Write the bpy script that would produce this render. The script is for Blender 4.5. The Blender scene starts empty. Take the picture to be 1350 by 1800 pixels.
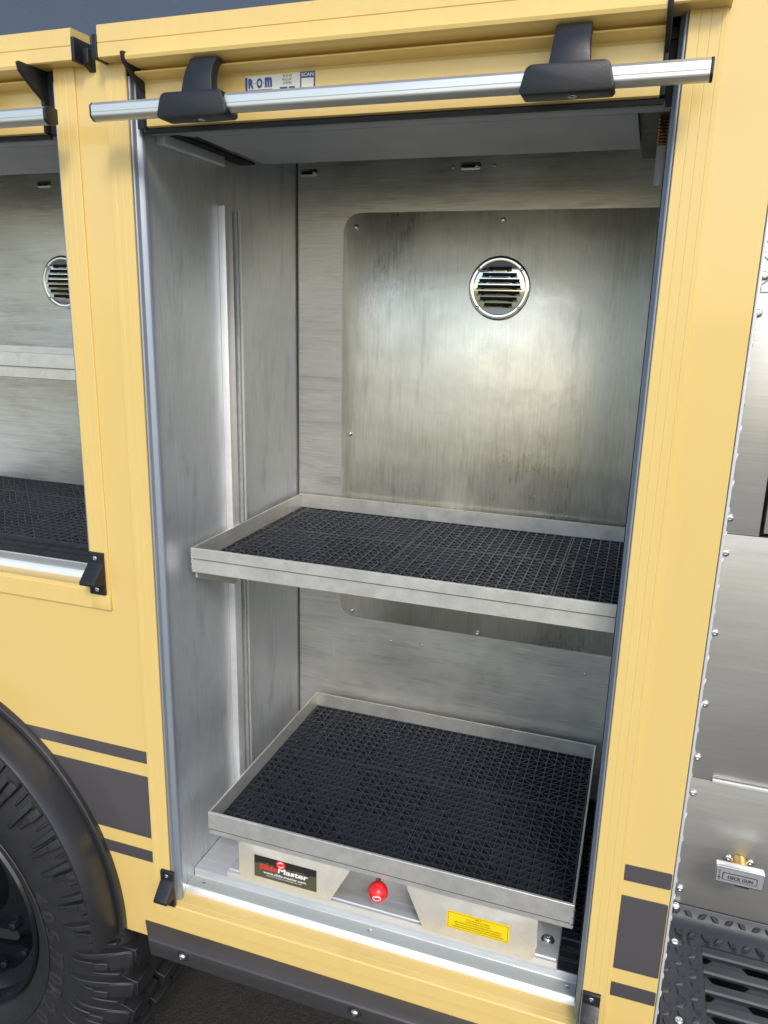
import bpy, bmesh, math, random
from mathutils import Vector, Matrix
random.seed(7)
R_ = math.radians
scene = bpy.context.scene
COL = scene.collection
S = 1.06            # metres per design unit (distance camera - truck side)
GZ = -1.73          # ground level in design units (camera height = 0)
def W(x, y, z): return Vector((x * S, (y - 1.0) * S, (z - GZ) * S))

# ------------------------------------------------------------------ camera
RC = ((0.9460268, 0.3232204, 0.0237034), (0.1031613, -0.2309908, -0.9674715), (-0.3072312, 0.9176992, -0.2518673))
cam = bpy.data.cameras.new('camera'); camo = bpy.data.objects.new('camera', cam); COL.objects.link(camo)
m = Matrix.Identity(4)
for i in range(3):
    m[i][0] = RC[0][i]; m[i][1] = -RC[1][i]; m[i][2] = -RC[2][i]
m.translation = W(0, 0, 0)
camo.matrix_world = m
cam.sensor_fit = 'VERTICAL'; cam.sensor_height = 24.0; cam.lens = 1343.611 / 1800 * 24.0
cam.clip_start = 0.02; cam.clip_end = 3000
scene.camera = camo
# ------------------------------------------------------------------ light
SUN_EL, SUN_AZ = 40.0, -26.0      # azimuth: degrees to the left of straight behind the camera
w = bpy.data.worlds.new('World'); scene.world = w; w.use_nodes = True
nt = w.node_tree; bg = nt.nodes['Background']
sky = nt.nodes.new('ShaderNodeTexSky'); sky.sky_type = 'NISHITA'; sky.sun_disc = False
sd = Vector((-math.sin(R_(SUN_AZ)) * math.cos(R_(SUN_EL)), -math.cos(R_(SUN_AZ)) * math.cos(R_(SUN_EL)), math.sin(R_(SUN_EL))))
sky.sun_elevation = R_(SUN_EL); sky.sun_rotation = math.atan2(sd.x, sd.y)
sky.air_density = 1.0; sky.dust_density = 1.5; sky.ozone_density = 1.0
nt.links.new(sky.outputs[0], bg.inputs[0]); bg.inputs[1].default_value = 0.15
sl = bpy.data.lights.new('sun', 'SUN'); sl.energy = 1.1; sl.angle = R_(14); sl.color = (1.0, 0.95, 0.88)
slo = bpy.data.objects.new('sun', sl); COL.objects.link(slo)
slo.rotation_euler = sd.to_track_quat('Z', 'Y').to_euler()
vs = scene.view_settings; vs.view_transform = 'Standard'; vs.look = 'None'; vs.gamma = 1.0; vs.use_curve_mapping = False
vs.exposure = 0.67
scene.cycles.max_bounces = 10

# ------------------------------------------------------------------ materials
def newmat(name):
    mt = bpy.data.materials.new(name); mt.use_nodes = True
    n = mt.node_tree; b = n.nodes['Principled BSDF']
    return mt, n, b
def N(n, t, **kw):
    nd = n.nodes.new(t)
    for k, v in kw.items(): setattr(nd, k, v)
    return nd
def coords(n, scale, rot=(0, 0, 0)):
    tc = N(n, 'ShaderNodeTexCoord'); mp = N(n, 'ShaderNodeMapping')
    mp.inputs['Scale'].default_value = scale; mp.inputs['Rotation'].default_value = rot
    n.links.new(tc.outputs['Object'], mp.inputs[0]); return mp.outputs[0]
def noise(n, vec, scale, detail=4, rough=0.55, dist=0.0):
    t = N(n, 'ShaderNodeTexNoise'); t.inputs['Scale'].default_value = scale; t.inputs['Detail'].default_value = detail
    t.inputs['Roughness'].default_value = rough; t.inputs['Distortion'].default_value = dist
    if vec is not None: n.links.new(vec, t.inputs['Vector'])
    return t.outputs['Fac']
def rng(n, fac, a, b, lo=0.3, hi=0.7):
    r = N(n, 'ShaderNodeMapRange'); r.inputs[1].default_value = lo; r.inputs[2].default_value = hi
    r.inputs[3].default_value = a; r.inputs[4].default_value = b
    n.links.new(fac, r.inputs[0]); return r.outputs[0]
def mixc(n, fac, c1, c2):
    r = N(n, 'ShaderNodeMix', data_type='RGBA'); n.links.new(fac, r.inputs[0])
    for i, c in ((6, c1), (7, c2)):
        if isinstance(c, tuple): r.inputs[i].default_value = (*c, 1)
        else: n.links.new(c, r.inputs[i])
    return r.outputs[2]
def madd(n, a, b, op='ADD'):
    r = N(n, 'ShaderNodeMath', operation=op)
    for i, c in ((0, a), (1, b)):
        if isinstance(c, (int, float)): r.inputs[i].default_value = c
        else: n.links.new(c, r.inputs[i])
    return r.outputs[0]
def bump(n, b, h, strength, dist=0.002):
    bp = N(n, 'ShaderNodeBump'); bp.inputs['Strength'].default_value = strength; bp.inputs['Distance'].default_value = dist
    n.links.new(h, bp.inputs['Height']); n.links.new(bp.outputs[0], b.inputs['Normal'])
def plain(name, col, rough=0.5, metal=0.0, coat=0.0, var=0.12, nscale=25, bs=0.0, spec=0.5, bscale=None):
    mt, n, b = newmat(name)
    v = noise(n, coords(n, (1, 1, 1)), nscale, 5)
    c2 = tuple(c * (1 - var) for c in col); c1 = tuple(min(1, c * (1 + var * .6)) for c in col)
    n.links.new(mixc(n, v, c2, c1), b.inputs['Base Color'])
    n.links.new(rng(n, noise(n, coords(n, (1, 1, 1)), nscale * 2.3, 4), rough * .85, min(1, rough * 1.15)), b.inputs['Roughness'])
    b.inputs['Metallic'].default_value = metal; b.inputs['Coat Weight'].default_value = coat
    b.inputs['Coat Roughness'].default_value = 0.08; b.inputs['Specular IOR Level'].default_value = spec
    if bs: bump(n, b, noise(n, coords(n, (1, 1, 1)), bscale or nscale * 8, 4), bs)
    return mt
def brushed(name, col, rough, sc, bs=0.12, blot=0.12, rv=0.10, blotsc=6.0, scratch=0.0, swirl=0.0, dist=0.0006, metal=1.0, streak=0.0):
    """aluminium sheet: grain stretched along one axis, cloudy wear, a few long scratches"""
    mt, n, b = newmat(name)
    g1 = noise(n, coords(n, sc), 1.0, 6, 0.7)
    g2 = noise(n, coords(n, tuple(s * 3.1 for s in sc)), 1.0, 3, 0.6)
    cl = noise(n, coords(n, (1, 1, 1)), blotsc, 5, 0.6, 0.6)
    cl2 = noise(n, coords(n, tuple(1 + s * .02 for s in sc)), blotsc * 1.7, 4, 0.6, 0.3)
    c = mixc(n, rng(n, cl, 0, 1, .25, .75), tuple(v * (1 - blot) for v in col), col)
    c = mixc(n, rng(n, g1, 0, 1, .3, .7), c, tuple(min(1, v * 1.06) for v in col))
    c = mixc(n, rng(n, cl2, 0, .55, .55, .8), c, tuple(v * (1 - blot * 1.6) for v in col))
    if streak:
        s1 = noise(n, coords(n, tuple(v_ * .16 for v_ in sc)), 1.0, 5, .75, .4)
        s2 = noise(n, coords(n, (1, 1, 1)), 3.2, 4, .6, .5)
        fs = madd(n, rng(n, s1, 0, 1, .50, .78), rng(n, s2, 0, streak, .38, .66), 'MULTIPLY')
        c = mixc(n, fs, c, tuple(v * .35 for v in col))
        s3 = noise(n, coords(n, tuple(v_ * .5 for v_ in sc)), 1.0, 3, .7, .2)
        c = mixc(n, madd(n, rng(n, s3, 0, 1, .55, .8), streak * .6, 'MULTIPLY'), c, tuple(min(1, v * 1.25) for v in col))
    if scratch:
        vo = N(n, 'ShaderNodeTexVoronoi', feature='DISTANCE_TO_EDGE'); vo.inputs['Scale'].default_value = 7
        n.links.new(coords(n, (1, 1, .12), (0.0, 0.5, 0.0)), vo.inputs['Vector'])
        sf = rng(n, vo.outputs['Distance'], 1, 0, 0.0, 0.006)
        sf = madd(n, sf, rng(n, cl, 0, scratch, .5, .7), 'MULTIPLY')
        c = mixc(n, sf, c, (0.9, 0.9, 0.9))
    if swirl:
        w2 = N(n, 'ShaderNodeTexWave', wave_type='RINGS'); w2.inputs['Scale'].default_value = 9; w2.inputs['Distortion'].default_value = 4.5
        w2.inputs['Detail'].default_value = 6; w2.inputs['Detail Scale'].default_value = 3.0; w2.inputs['Detail Roughness'].default_value = .6
        n.links.new(coords(n, (1, 1, .5)), w2.inputs['Vector'])
        fw = madd(n, rng(n, w2.outputs['Fac'], 0, 1, .2, 1.0), rng(n, noise(n, coords(n, (1, 1, 1)), 4.3, 3), 0, min(1, swirl * .9), .40, .68), 'MULTIPLY')
        c = mixc(n, fw, c, tuple(v * .62 for v in col))
    n.links.new(c, b.inputs['Base Color'])
    r = rng(n, cl, rough - rv, rough + rv, .25, .75)
    r = madd(n, r, rng(n, g1, -.04, .05), 'ADD')
    n.links.new(r, b.inputs['Roughness'])
    b.inputs['Metallic'].default_value = metal
    h = madd(n, g1, madd(n, g2, .5, 'MULTIPLY'), 'ADD')
    if swirl:
        wv = N(n, 'ShaderNodeTexWave', wave_type='RINGS'); wv.inputs['Scale'].default_value = 28; wv.inputs['Distortion'].default_value = 9
        wv.inputs['Detail'].default_value = 3; wv.inputs['Detail Scale'].default_value = 1.4
        n.links.new(coords(n, (1, 1, .45)), wv.inputs['Vector'])
        h = madd(n, h, madd(n, wv.outputs['Fac'], swirl, 'MULTIPLY'), 'ADD')
    bump(n, b, h, bs, dist)
    return mt

M = {}
def yellow_mat():
    mt, n, b = newmat('yellow_paint')
    v = noise(n, coords(n, (1, 1, 1)), 2.2, 3)
    d = noise(n, coords(n, (9, 9, 1.2)), 3.0, 6, .6)
    c = mixc(n, v, (0.705, 0.505, 0.165), (0.73, 0.525, 0.175))
    c = mixc(n, rng(n, d, 0, .18, .55, .8), c, (0.64, 0.455, 0.155))
    n.links.new(c, b.inputs['Base Color'])
    n.links.new(rng(n, d, .30, .42), b.inputs['Roughness'])
    b.inputs['Coat Weight'].default_value = 0.7; b.inputs['Coat Roughness'].default_value = 0.05
    bump(n, b, madd(n, noise(n, coords(n, (1, 1, 1)), 160, 2), madd(n, noise(n, coords(n, (1, 1, 1)), 7, 2), 4.0, 'MULTIPLY'), 'ADD'), 0.05, 0.001)
    return mt
M['yellow'] = yellow_mat()
def yellow_ext():
    mt, n, b = newmat('yellow_paint_extrusion')
    d = noise(n, coords(n, (90, 90, 1.3)), 1.0, 5, .6)
    v = noise(n, coords(n, (3, 3, 1)), 2.0, 4, .6)
    c = mixc(n, rng(n, d, 0, 1), (0.715, 0.515, 0.175), (0.735, 0.535, 0.185))
    c = mixc(n, rng(n, v, 0, .3, .5, .8), c, (0.665, 0.48, 0.17))
    n.links.new(c, b.inputs['Base Color']); n.links.new(rng(n, d, .28, .40), b.inputs['Roughness'])
    b.inputs['Coat Weight'].default_value = 0.3; b.inputs['Coat Roughness'].default_value = 0.15
    bump(n, b, d, 0.02, 0.001)
    return mt
M['yellow_ext'] = yellow_ext()
M['shade_sealant_grey'] = plain('dull_shade_and_sealant', (0.10, 0.105, 0.105), .5, .3)  # sealant colour, also painted shade in track slots and under hems
M['charcoal'] = plain('charcoal_vinyl', (0.082, 0.076, 0.078), .30, .15, coat=.8, var=.10, nscale=700, bs=.12, bscale=300)
M['blackpaint'] = plain('slate_gloss_paint', (0.050, 0.062, 0.090), .25, coat=.6)
M['black'] = plain('black_plastic', (0.010, 0.011, 0.014), .42, bs=.08, nscale=60, bscale=500)
M['blackrub'] = plain('black_rubber_fender', (0.030, 0.030, 0.032), .32, var=.8, nscale=5, bs=.06, bscale=120)
M['faceplate'] = brushed('aluminium_face_plate', (0.86, 0.83, 0.73), .45, (50, 50, 50), .15, .14, .08, 7.0, metal=.6, streak=.15)
M['seal'] = plain('dark_seal_rubber', (0.012, 0.012, 0.014), .55)
M['track'] = brushed('anodised_track', (0.28, 0.315, 0.362), .46, (60, 60, 1), .05, .08, .04, metal=.3)
M['wall_side'] = brushed('aluminium_side_wall', (0.66, 0.685, 0.715), .42, (260, 260, 20), .12, .34, .12, 2.6, .6, .15, metal=.72, streak=.10)
M['wall_back'] = brushed('aluminium_back_wall', (0.79, 0.78, 0.735), .38, (14, 60, 300), .18, .34, .14, 4.0, .8, .2, metal=.78, streak=.65)
M['panel'] = brushed('aluminium_access_panel', (0.80, 0.775, 0.67), .36, (270, 60, 16), .18, .30, .15, 3.4, .6, .45, metal=.82, streak=.40)
M['tray'] = brushed('aluminium_tray', (0.76, 0.745, 0.69), .42, (60, 60, 60), .2, .16, .08, 9.0, metal=.75, streak=.3)
M['floor_al'] = brushed('aluminium_floor', (0.76, 0.785, 0.80), .42, (7, 160, 80), .12, .16, .07, 5.0, metal=.65, streak=.5)
M['bright_al'] = brushed('bright_aluminium', (0.90, 0.90, 0.89), .40, (2, 60, 60), .05, .06, .05, metal=.7)
M['anod'] = brushed('anodised_bar', (0.72, 0.72, 0.67), .38, (1.5, 80, 80), .05, .05, .04, metal=.85)
M['greystrip'] = plain('grey_green_sill', (0.36, 0.39, 0.365), .42, var=.06, nscale=9)
M['rubrail'] = brushed('dark_rub_rail', (0.085, 0.080, 0.080), .45, (2, 70, 70), .10, .18, .06, metal=.5, streak=.3)
M['ss'] = brushed('stainless_panel', (0.51, 0.50, 0.465), .40, (9, 60, 320), .10, .10, .05, 2.0, metal=.82, streak=.3)
M['chrome'] = plain('chrome', (0.86, 0.86, 0.86), .05, 1.0, var=.03)
M['steel'] = plain('stainless_screw', (0.66, 0.66, 0.65), .22, 1.0, var=.08, nscale=200)
M['trim'] = plain('pale_trim', (0.62, 0.63, 0.64), .4, .2, var=.05, nscale=60)
M['brightplate'] = plain('bright_tread_plate', (0.80, 0.81, 0.82), .28, .8, var=.05, nscale=60)
M['greycover'] = plain('grey_roller_cover', (0.40, 0.405, 0.42), .45, var=.06, nscale=6)
M['darkgap'] = plain('dark_void', (0.012, 0.012, 0.013), .8)
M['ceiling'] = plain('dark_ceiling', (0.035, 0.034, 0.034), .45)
M['mat'] = plain('black_vinyl_matting', (0.026, 0.030, 0.039), .36, var=.3, nscale=14, bs=.05, bscale=300, spec=.45)
M['nosing'] = plain('black_mat_nosing', (0.016, 0.018, 0.022), .30, var=.2, nscale=30)
M['tyre'] = plain('tyre_rubber', (0.019, 0.019, 0.021), .55, var=.4, nscale=16, bs=.15, bscale=220)
M['tyre_dusty'] = plain('tyre_dusty_rubber', (0.028, 0.027, 0.028), .62, var=.35, nscale=30, bs=.12, bscale=260)
M['rim'] = plain('black_rim', (0.008, 0.009, 0.012), .25, coat=.3, var=.2)
M['red'] = plain('red_ball', (0.72, 0.010, 0.016), .30, coat=.3, var=.04)
M['white'] = plain('white_print', (0.80, 0.80, 0.80), .5, var=.03)
M['label_w'] = plain('label_film', (0.70, 0.70, 0.62), .35, var=.03)
M['label_s'] = plain('silver_label', (0.45, 0.46, 0.48), .3, .5, var=.05)
M['label_film'] = plain('label_film_clear', (0.62, 0.50, 0.24), .3, var=.03)
M['blue'] = plain('blue_print', (0.035, 0.075, 0.27), .45, var=.05)
M['ink'] = plain('black_print', (0.015, 0.015, 0.015), .5, var=.05)
M['olive'] = plain('olive_print', (0.085, 0.080, 0.045), .4, var=.05)
M['redprint'] = plain('red_print', (0.78, 0.035, 0.025), .45, var=.03)
M['warn'] = plain('yellow_warning_label', (0.86, 0.62, 0.005), .40, var=.04)
M['brass'] = plain('brass', (0.55, 0.36, 0.13), .2, 1.0, var=.1)
M['tread'] = plain('black_tread_plate', (0.026, 0.030, 0.038), .40, var=.25, nscale=40, bs=.12, bscale=420)

def asphalt():
    mt, n, b = newmat('asphalt')
    v = N(n, 'ShaderNodeTexVoronoi'); v.inputs['Scale'].default_value = 160
    n.links.new(coords(n, (1, 1, 1)), v.inputs['Vector'])
    c = mixc(n, v.outputs['Color'], (0.018, 0.016, 0.015), (0.045, 0.042, 0.039))
    st = noise(n, coords(n, (1, 1, 1)), 260, 2, .5)
    c = mixc(n, rng(n, st, 0, 1, .70, .78), c, (0.30, 0.29, 0.27))
    n.links.new(c, b.inputs['Base Color']); b.inputs['Roughness'].default_value = .85
    bump(n, b, madd(n, v.outputs['Distance'], noise(n, coords(n, (1, 1, 1)), 500, 3), 'ADD'), .6, .004)
    return mt
M['asphalt'] = asphalt()
M['concrete'] = plain('concrete', (0.24, 0.235, 0.225), .8, var=.2, nscale=3, bs=.2, bscale=200)
def grass():
    mt, n, b = newmat('grass')
    v = noise(n, coords(n, (1, 1, 1)), .35, 8, .7)
    n.links.new(mixc(n, v, (0.16, 0.16, 0.04), (0.34, 0.29, 0.10)), b.inputs['Base Color'])
    b.inputs['Roughness'].default_value = .9
    return mt
M['grass'] = grass()

# ------------------------------------------------------------------ builders
BASE = {}
def rpoly(pts, r, n=5):
    """round the corners of a 2D polygon (r: number or list)"""
    out = []; k = len(pts)
    for i in range(k):
        p = Vector(pts[i]); a = Vector(pts[i - 1]); b = Vector(pts[(i + 1) % k])
        rr = r[i] if isinstance(r, (list, tuple)) else r
        if rr <= 0: out.append(tuple(p)); continue
        d1 = (a - p); d2 = (b - p)
        ang = d1.angle(d2); t = min(rr / math.tan(ang / 2), d1.length * .49, d2.length * .49)
        p1 = p + d1.normalized() * t; p2 = p + d2.normalized() * t
        for q in range(n + 1):
            u = q / n
            out.append(tuple((p1 * (1 - u) + p * u) * (1 - u) + (p * (1 - u) + p2 * u) * u))
    return out
class MB:
    def __init__(s): s.v = []; s.f = []; s.m = []
    def add(s, vs_, fs, mi=0):
        o = len(s.v); s.v += [tuple(v) for v in vs_]
        for f in fs: s.f.append([o + i for i in f]); s.m.append(mi)
        return s
    def box(s, x0, x1, y0, y1, z0, z1, mi=0):
        v = [(x, y, z) for x in (x0, x1) for y in (y0, y1) for z in (z0, z1)]
        return s.add(v, [(0, 1, 3, 2), (4, 6, 7, 5), (0, 4, 5, 1), (2, 3, 7, 6), (0, 2, 6, 4), (1, 5, 7, 3)], mi)
    def prism(s, prof, axis, a0, a1, mi=0, caps=True):
        n = len(prof)
        def P(p, a):
            if axis == 'x': return (a, p[0], p[1])
            if axis == 'y': return (p[0], a, p[1])
            return (p[0], p[1], a)
        v = [P(p, a0) for p in prof] + [P(p, a1) for p in prof]
        f = [(i, (i + 1) % n, n + (i + 1) % n, n + i) for i in range(n)]
        if caps: f += [tuple(range(n)), tuple(range(2 * n - 1, n - 1, -1))]
        return s.add(v, f, mi)
    def sheet(s, prof, axis, a0, a1, mi=0):
        n = len(prof)
        def P(p, a):
            if axis == 'x': return (a, p[0], p[1])
            if axis == 'y': return (p[0], a, p[1])
            return (p[0], p[1], a)
        v = [P(p, a0) for p in prof] + [P(p, a1) for p in prof]
        return s.add(v, [(i, i + 1, n + i + 1, n + i) for i in range(n - 1)], mi)
    def lathe(s, prof, c, n=64, a0=0.0, a1=None, mi=0, closed=False):
        """profile of (radius, y) turned about the y axis through c=(x,z)"""
        full = a1 is None
        a1 = 2 * math.pi if full else a1
        k = len(prof); cols = n if full else n + 1
        v = []
        for i in range(cols):
            a = a0 + (a1 - a0) * i / n
            for r, y in prof: v.append((c[0] + r * math.cos(a), y, c[1] + r * math.sin(a)))
        f = []
        kk = k if closed else k - 1
        for i in range(n):
            i2 = (i + 1) % cols
            for j in range(kk):
                j2 = (j + 1) % k
                f.append((i * k + j, i2 * k + j, i2 * k + j2, i * k + j2))
        if closed and not full: f += [tuple(range(k)), tuple(range(n * k + k - 1, n * k - 1, -1))]
        return s.add(v, f, mi)
    def tube(s, p0, p1, r0, r1=None, n=12, mi=0):
        p0 = Vector(p0); p1 = Vector(p1); r1 = r0 if r1 is None else r1
        d = (p1 - p0).normalized(); a = d.orthogonal().normalized(); b = d.cross(a)
        v = []
        for p, r in ((p0, r0), (p1, r1)):
            for i in range(n):
                t = 2 * math.pi * i / n; v.append(p + (a * math.cos(t) + b * math.sin(t)) * r)
        f = [(i, (i + 1) % n, n + (i + 1) % n, n + i) for i in range(n)] + [tuple(range(n)), tuple(range(2 * n - 1, n - 1, -1))]
        return s.add(v, f, mi)
    def ball(s, c, r, n=16, sc=(1, 1, 1), mi=0):
        v = [(c[0], c[1], c[2] + r * sc[2])]; f = []
        h = n // 2
        for i in range(1, h):
            t = math.pi * i / h
            for j in range(n):
                p = 2 * math.pi * j / n
                v.append((c[0] + r * sc[0] * math.sin(t) * math.cos(p), c[1] + r * sc[1] * math.sin(t) * math.sin(p), c[2] + r * sc[2] * math.cos(t)))
        v.append((c[0], c[1], c[2] - r * sc[2])); e = len(v) - 1
        for j in range(n): f.append((0, 1 + j, 1 + (j + 1) % n)); f.append((e, e - n + (j + 1) % n, e - n + j))
        for i in range(h - 2):
            for j in range(n):
                a = 1 + i * n + j; b = 1 + i * n + (j + 1) % n
                f.append((a, a + n, b + n, b))
        return s.add(v, f, mi)
    def xform(s, fn, start=0):
        for i in range(start, len(s.v)): s.v[i] = tuple(fn(*s.v[i]))
        return s
    def mesh(s, name, mats, base=None, bevel=0.0, smooth=False, seg=2, ang=32):
        me = bpy.data.meshes.new(name)
        if base is None: vv = [Vector(v) * S for v in s.v]
        else: vv = [W(*v) - base for v in s.v]
        me.from_pydata(vv, [], s.f)
        for mt in (mats if isinstance(mats, (list, tuple)) else [mats]): me.materials.append(M[mt])
        me.polygons.foreach_set('material_index', s.m)
        bm = bmesh.new(); bm.from_mesh(me)
        bmesh.ops.recalc_face_normals(bm, faces=bm.faces)
        if bevel:
            bmesh.ops.remove_doubles(bm, verts=bm.verts, dist=1e-6)
            ed = [e for e in bm.edges if len(e.link_faces) == 2 and e.calc_face_angle(0) > R_(ang)]
            bmesh.ops.bevel(bm, geom=ed, offset=bevel * S, segments=seg, affect='EDGES', profile=.5, clamp_overlap=True)
        bm.to_mesh(me); bm.free()
        if smooth or bevel:
            me.polygons.foreach_set('use_smooth', [True] * len(me.polygons))
            me.set_sharp_from_angle(angle=R_(38))
        me.update()
        return me
    def build(s, name, mats, parent=None, **kw):
        base = BASE[root_of(parent).name] if parent else Vector((0, 0, 0))
        me = s.mesh(name, mats, base, **kw)
        return link(name, me, parent)
def root_of(o):
    while o.parent: o = o.parent
    return o
def link(name, me, parent=None):
    o = bpy.data.objects.new(name, me); COL.objects.link(o); o.parent = parent
    return o
def tag(o, label, cat, group=None):
    o['label'] = label; o['category'] = cat
    if group: o['group'] = group
    return o
def thing(name, label, cat, at, group=None):
    o = bpy.data.objects.new(name, None); COL.objects.link(o); o.empty_display_size = .1
    o.location = W(*at); BASE[o.name] = W(*at)
    return tag(o, label, cat, group)
def inst(name, me, parent, p, rot=(0, 0, 0), sc=1.0):
    """shared mesh (local coordinates) placed at design point p"""
    o = link(name, me, parent)
    base = BASE[root_of(parent).name] if parent else Vector((0, 0, 0))
    o.location = W(*p) - base; o.rotation_euler = rot
    if sc != 1.0: o.scale = (sc, sc, sc) if isinstance(sc, float) else sc
    return o
_tc = {}
def text_geo(body, size=1.0, bold=0.0):
    key = (body, bold)
    if key not in _tc:
        cu = bpy.data.curves.new('t', 'FONT'); cu.body = body; cu.size = 1.0; cu.offset = bold; cu.resolution_u = 3
        cu.align_x = 'CENTER'; cu.align_y = 'CENTER'
        ob = bpy.data.objects.new('t', cu); COL.objects.link(ob)
        bpy.context.view_layer.update()
        me = bpy.data.meshes.new_from_object(ob.evaluated_get(bpy.context.evaluated_depsgraph_get()))
        _tc[key] = ([tuple(v.co) for v in me.vertices], [tuple(p.vertices) for p in me.polygons])
        bpy.data.objects.remove(ob); bpy.data.curves.remove(cu); bpy.data.meshes.remove(me)
    v, f = _tc[key]
    xs = [a[0] for a in v]; ys = [a[1] for a in v]
    cx = (min(xs) + max(xs)) / 2; cy = (min(ys) + max(ys)) / 2
    return [((a[0] - cx), (a[1] - cy)) for a in v], f, max(xs) - min(xs), max(ys) - min(ys)
def text_fit(mb, body, x0, x1, z0, z1, y, mi, bold=0.0, shear=0.0):
    """flat lettering filling the rectangle on a vertical plane"""
    v, f, wd, ht = text_geo(body, 1.0, bold)
    sx = (x1 - x0) / wd; sz = (z1 - z0) / ht
    cx = (x0 + x1) / 2; cz = (z0 + z1) / 2
    mb.add([(cx + a * sx + shear * b * sz, y, cz + b * sz) for a, b in v], f, mi)

# shared little meshes (axis towards -y, the viewer)
def screw_mesh(name, r, h, mat='steel', socket=True, washer=0.0):
    b = MB()
    prof = [(r, 0.0), (r * .98, -h * .35), (r * .82, -h * .75), (r * .5, -h)]
    if socket: prof += [(r * .34, -h * 1.02), (r * .32, -h * .45), (0.0001, -h * .45)]
    else: prof += [(0.0001, -h * 1.05)]
    b.lathe(prof, (0, 0), 14)
    if washer: b.lathe([(washer, 0.001), (washer, -h * .16), (r * .9, -h * .17)], (0, 0), 16)
    return b.mesh(name, mat, None, smooth=True)
SCREW_S = screw_mesh('screw', .0035, .0022)
SCREW_M = screw_mesh('screw', .0062, .0045)
SCREW_L = screw_mesh('screw', .0064, .0042, washer=.0)
BOLT = screw_mesh('bolt', .0068, .006, washer=.0098)
SCREW_F = screw_mesh('screw', .0042, .0012)

# ------------------------------------------------------------------ ground
g = MB().add([(-400, -400, GZ), (400, -400, GZ), (400, 400, GZ), (-400, 400, GZ)], [(0, 1, 2, 3)]).build('ground', 'asphalt'); g['kind'] = 'structure'
g = MB().add([(-400, -5.2, GZ + .004), (400, -5.2, GZ + .004), (400, .15, GZ + .004), (-400, .15, GZ + .004)], [(0, 1, 2, 3)]).build('bounce_pavement', 'concrete'); g['kind'] = 'structure'  # made-up pale sheet out of view, added to bounce light and be reflected
g = MB().add([(-400, -400, GZ + .004), (400, -400, GZ + .004), (400, -5.2, GZ + .004), (-400, -5.2, GZ + .004)], [(0, 1, 2, 3)]).build('grass_verge', 'grass'); g['kind'] = 'structure'  # unseen grass inferred from wall reflections, added for the metal to reflect

# ------------------------------------------------------------------ the truck
T = thing('fire_truck', 'yellow and black fire truck side with open roller-door compartments', 'fire truck', (-.35, 2.1, GZ))
AC = (-1.3163, -1.146); AR = .478       # wheel arch
# painted side: pieces butted edge to edge, the arch cut out
def arc(c, r, a0, a1, n): return [(c[0] + r * math.cos(R_(a0 + (a1 - a0) * i / n)), c[1] + r * math.sin(R_(a0 + (a1 - a0) * i / n))) for i in range(n + 1)]
zb = -1.152
a_end = math.degrees(math.asin((zb - AC[1]) / AR))
mb = MB()
mb.prism([(-2.1, -.46)] + [(-2.1, zb)] + arc(AC, AR, 180 - a_end, a_end, 40) + [(-.74, zb), (-.74, -.46)], 'y', 1.0, 1.008)
mb.prism([(-.74, zb), (-.74, -1.062), (0.02, -1.062), (0.02, zb)], 'y', 1.0, 1.008)
mb.prism([(-.8475, -.46), (-.74, -.46), (-.74, .346), (-.8475, .346)], 'y', 1.0, 1.008)
mb.prism(rpoly([(0.02, zb), (.1075, zb), (.1075, .62), (0.02, .62)], 0), 'y', 1.0, 1.008)
mb.box(.1045, .1075, 1.008, 1.03, zb, .62)
mb.build('body_panel', 'yellow', T)
MB().box(-2.2, 0.0195, 1.012, 1.02, .3455, .75).build('upper_panel', 'blackpaint', T)
# unseen boxes added behind and beneath to block light
h = MB()
h.box(-2.2, .9, 3.2, 3.22, -1.16, .75); h.box(-2.2, .9, 1.03, 3.2, .75, .77)
h.box(-.775, .9, 1.03, 1.6, -1.165, -1.155); h.box(-2.2, .9, 1.6, 3.2, -1.165, -1.155)
h.box(-2.22, -2.2, 1.03, 3.2, -1.16, .75); h.box(.9, .92, 1.32, 3.2, -1.16, .75)
h.box(-2.2, .9, 2.0, 2.04, GZ + .10, -1.165)
h.build('light_block_hull', 'darkgap', T)
# wheel house
wl = MB(); wl.lathe([(.50, 1.01), (.50, 1.6)], (AC[0], AC[1]), 40, R_(-30), R_(210))
wl.box(-1.9, -.74, 1.6, 1.61, -1.5, -.6)
wl.build('wheel_housing', 'darkgap', T)

# stripes
def stripe(pts, name='stripe', mi='charcoal'):
    return MB().prism(pts, 'y', .9985, 1.0004).build(name, mi, T)
def arch_x(z, r=.4795): return AC[0] + math.sqrt(max(r * r - (z - AC[1]) ** 2, 0))
for z1, z0 in ((-.756, -.779), (-.806, -.932), (-.960, -.983)):
    lft = [(arch_x(z0 + (z1 - z0) * i / 8), z0 + (z1 - z0) * i / 8) for i in range(9)]
    stripe(lft + [(-.7612, z1), (-.7612, z0)])
for z1, z0 in ((-.755, -.781), (-.807, -.935), (-.961, -.985)):
    stripe(rpoly([(.0430, z0), (.1065, z0 + .001), (.1065, z1 + .001), (.0430, z1)], [0, .003, .003, 0]))

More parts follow.
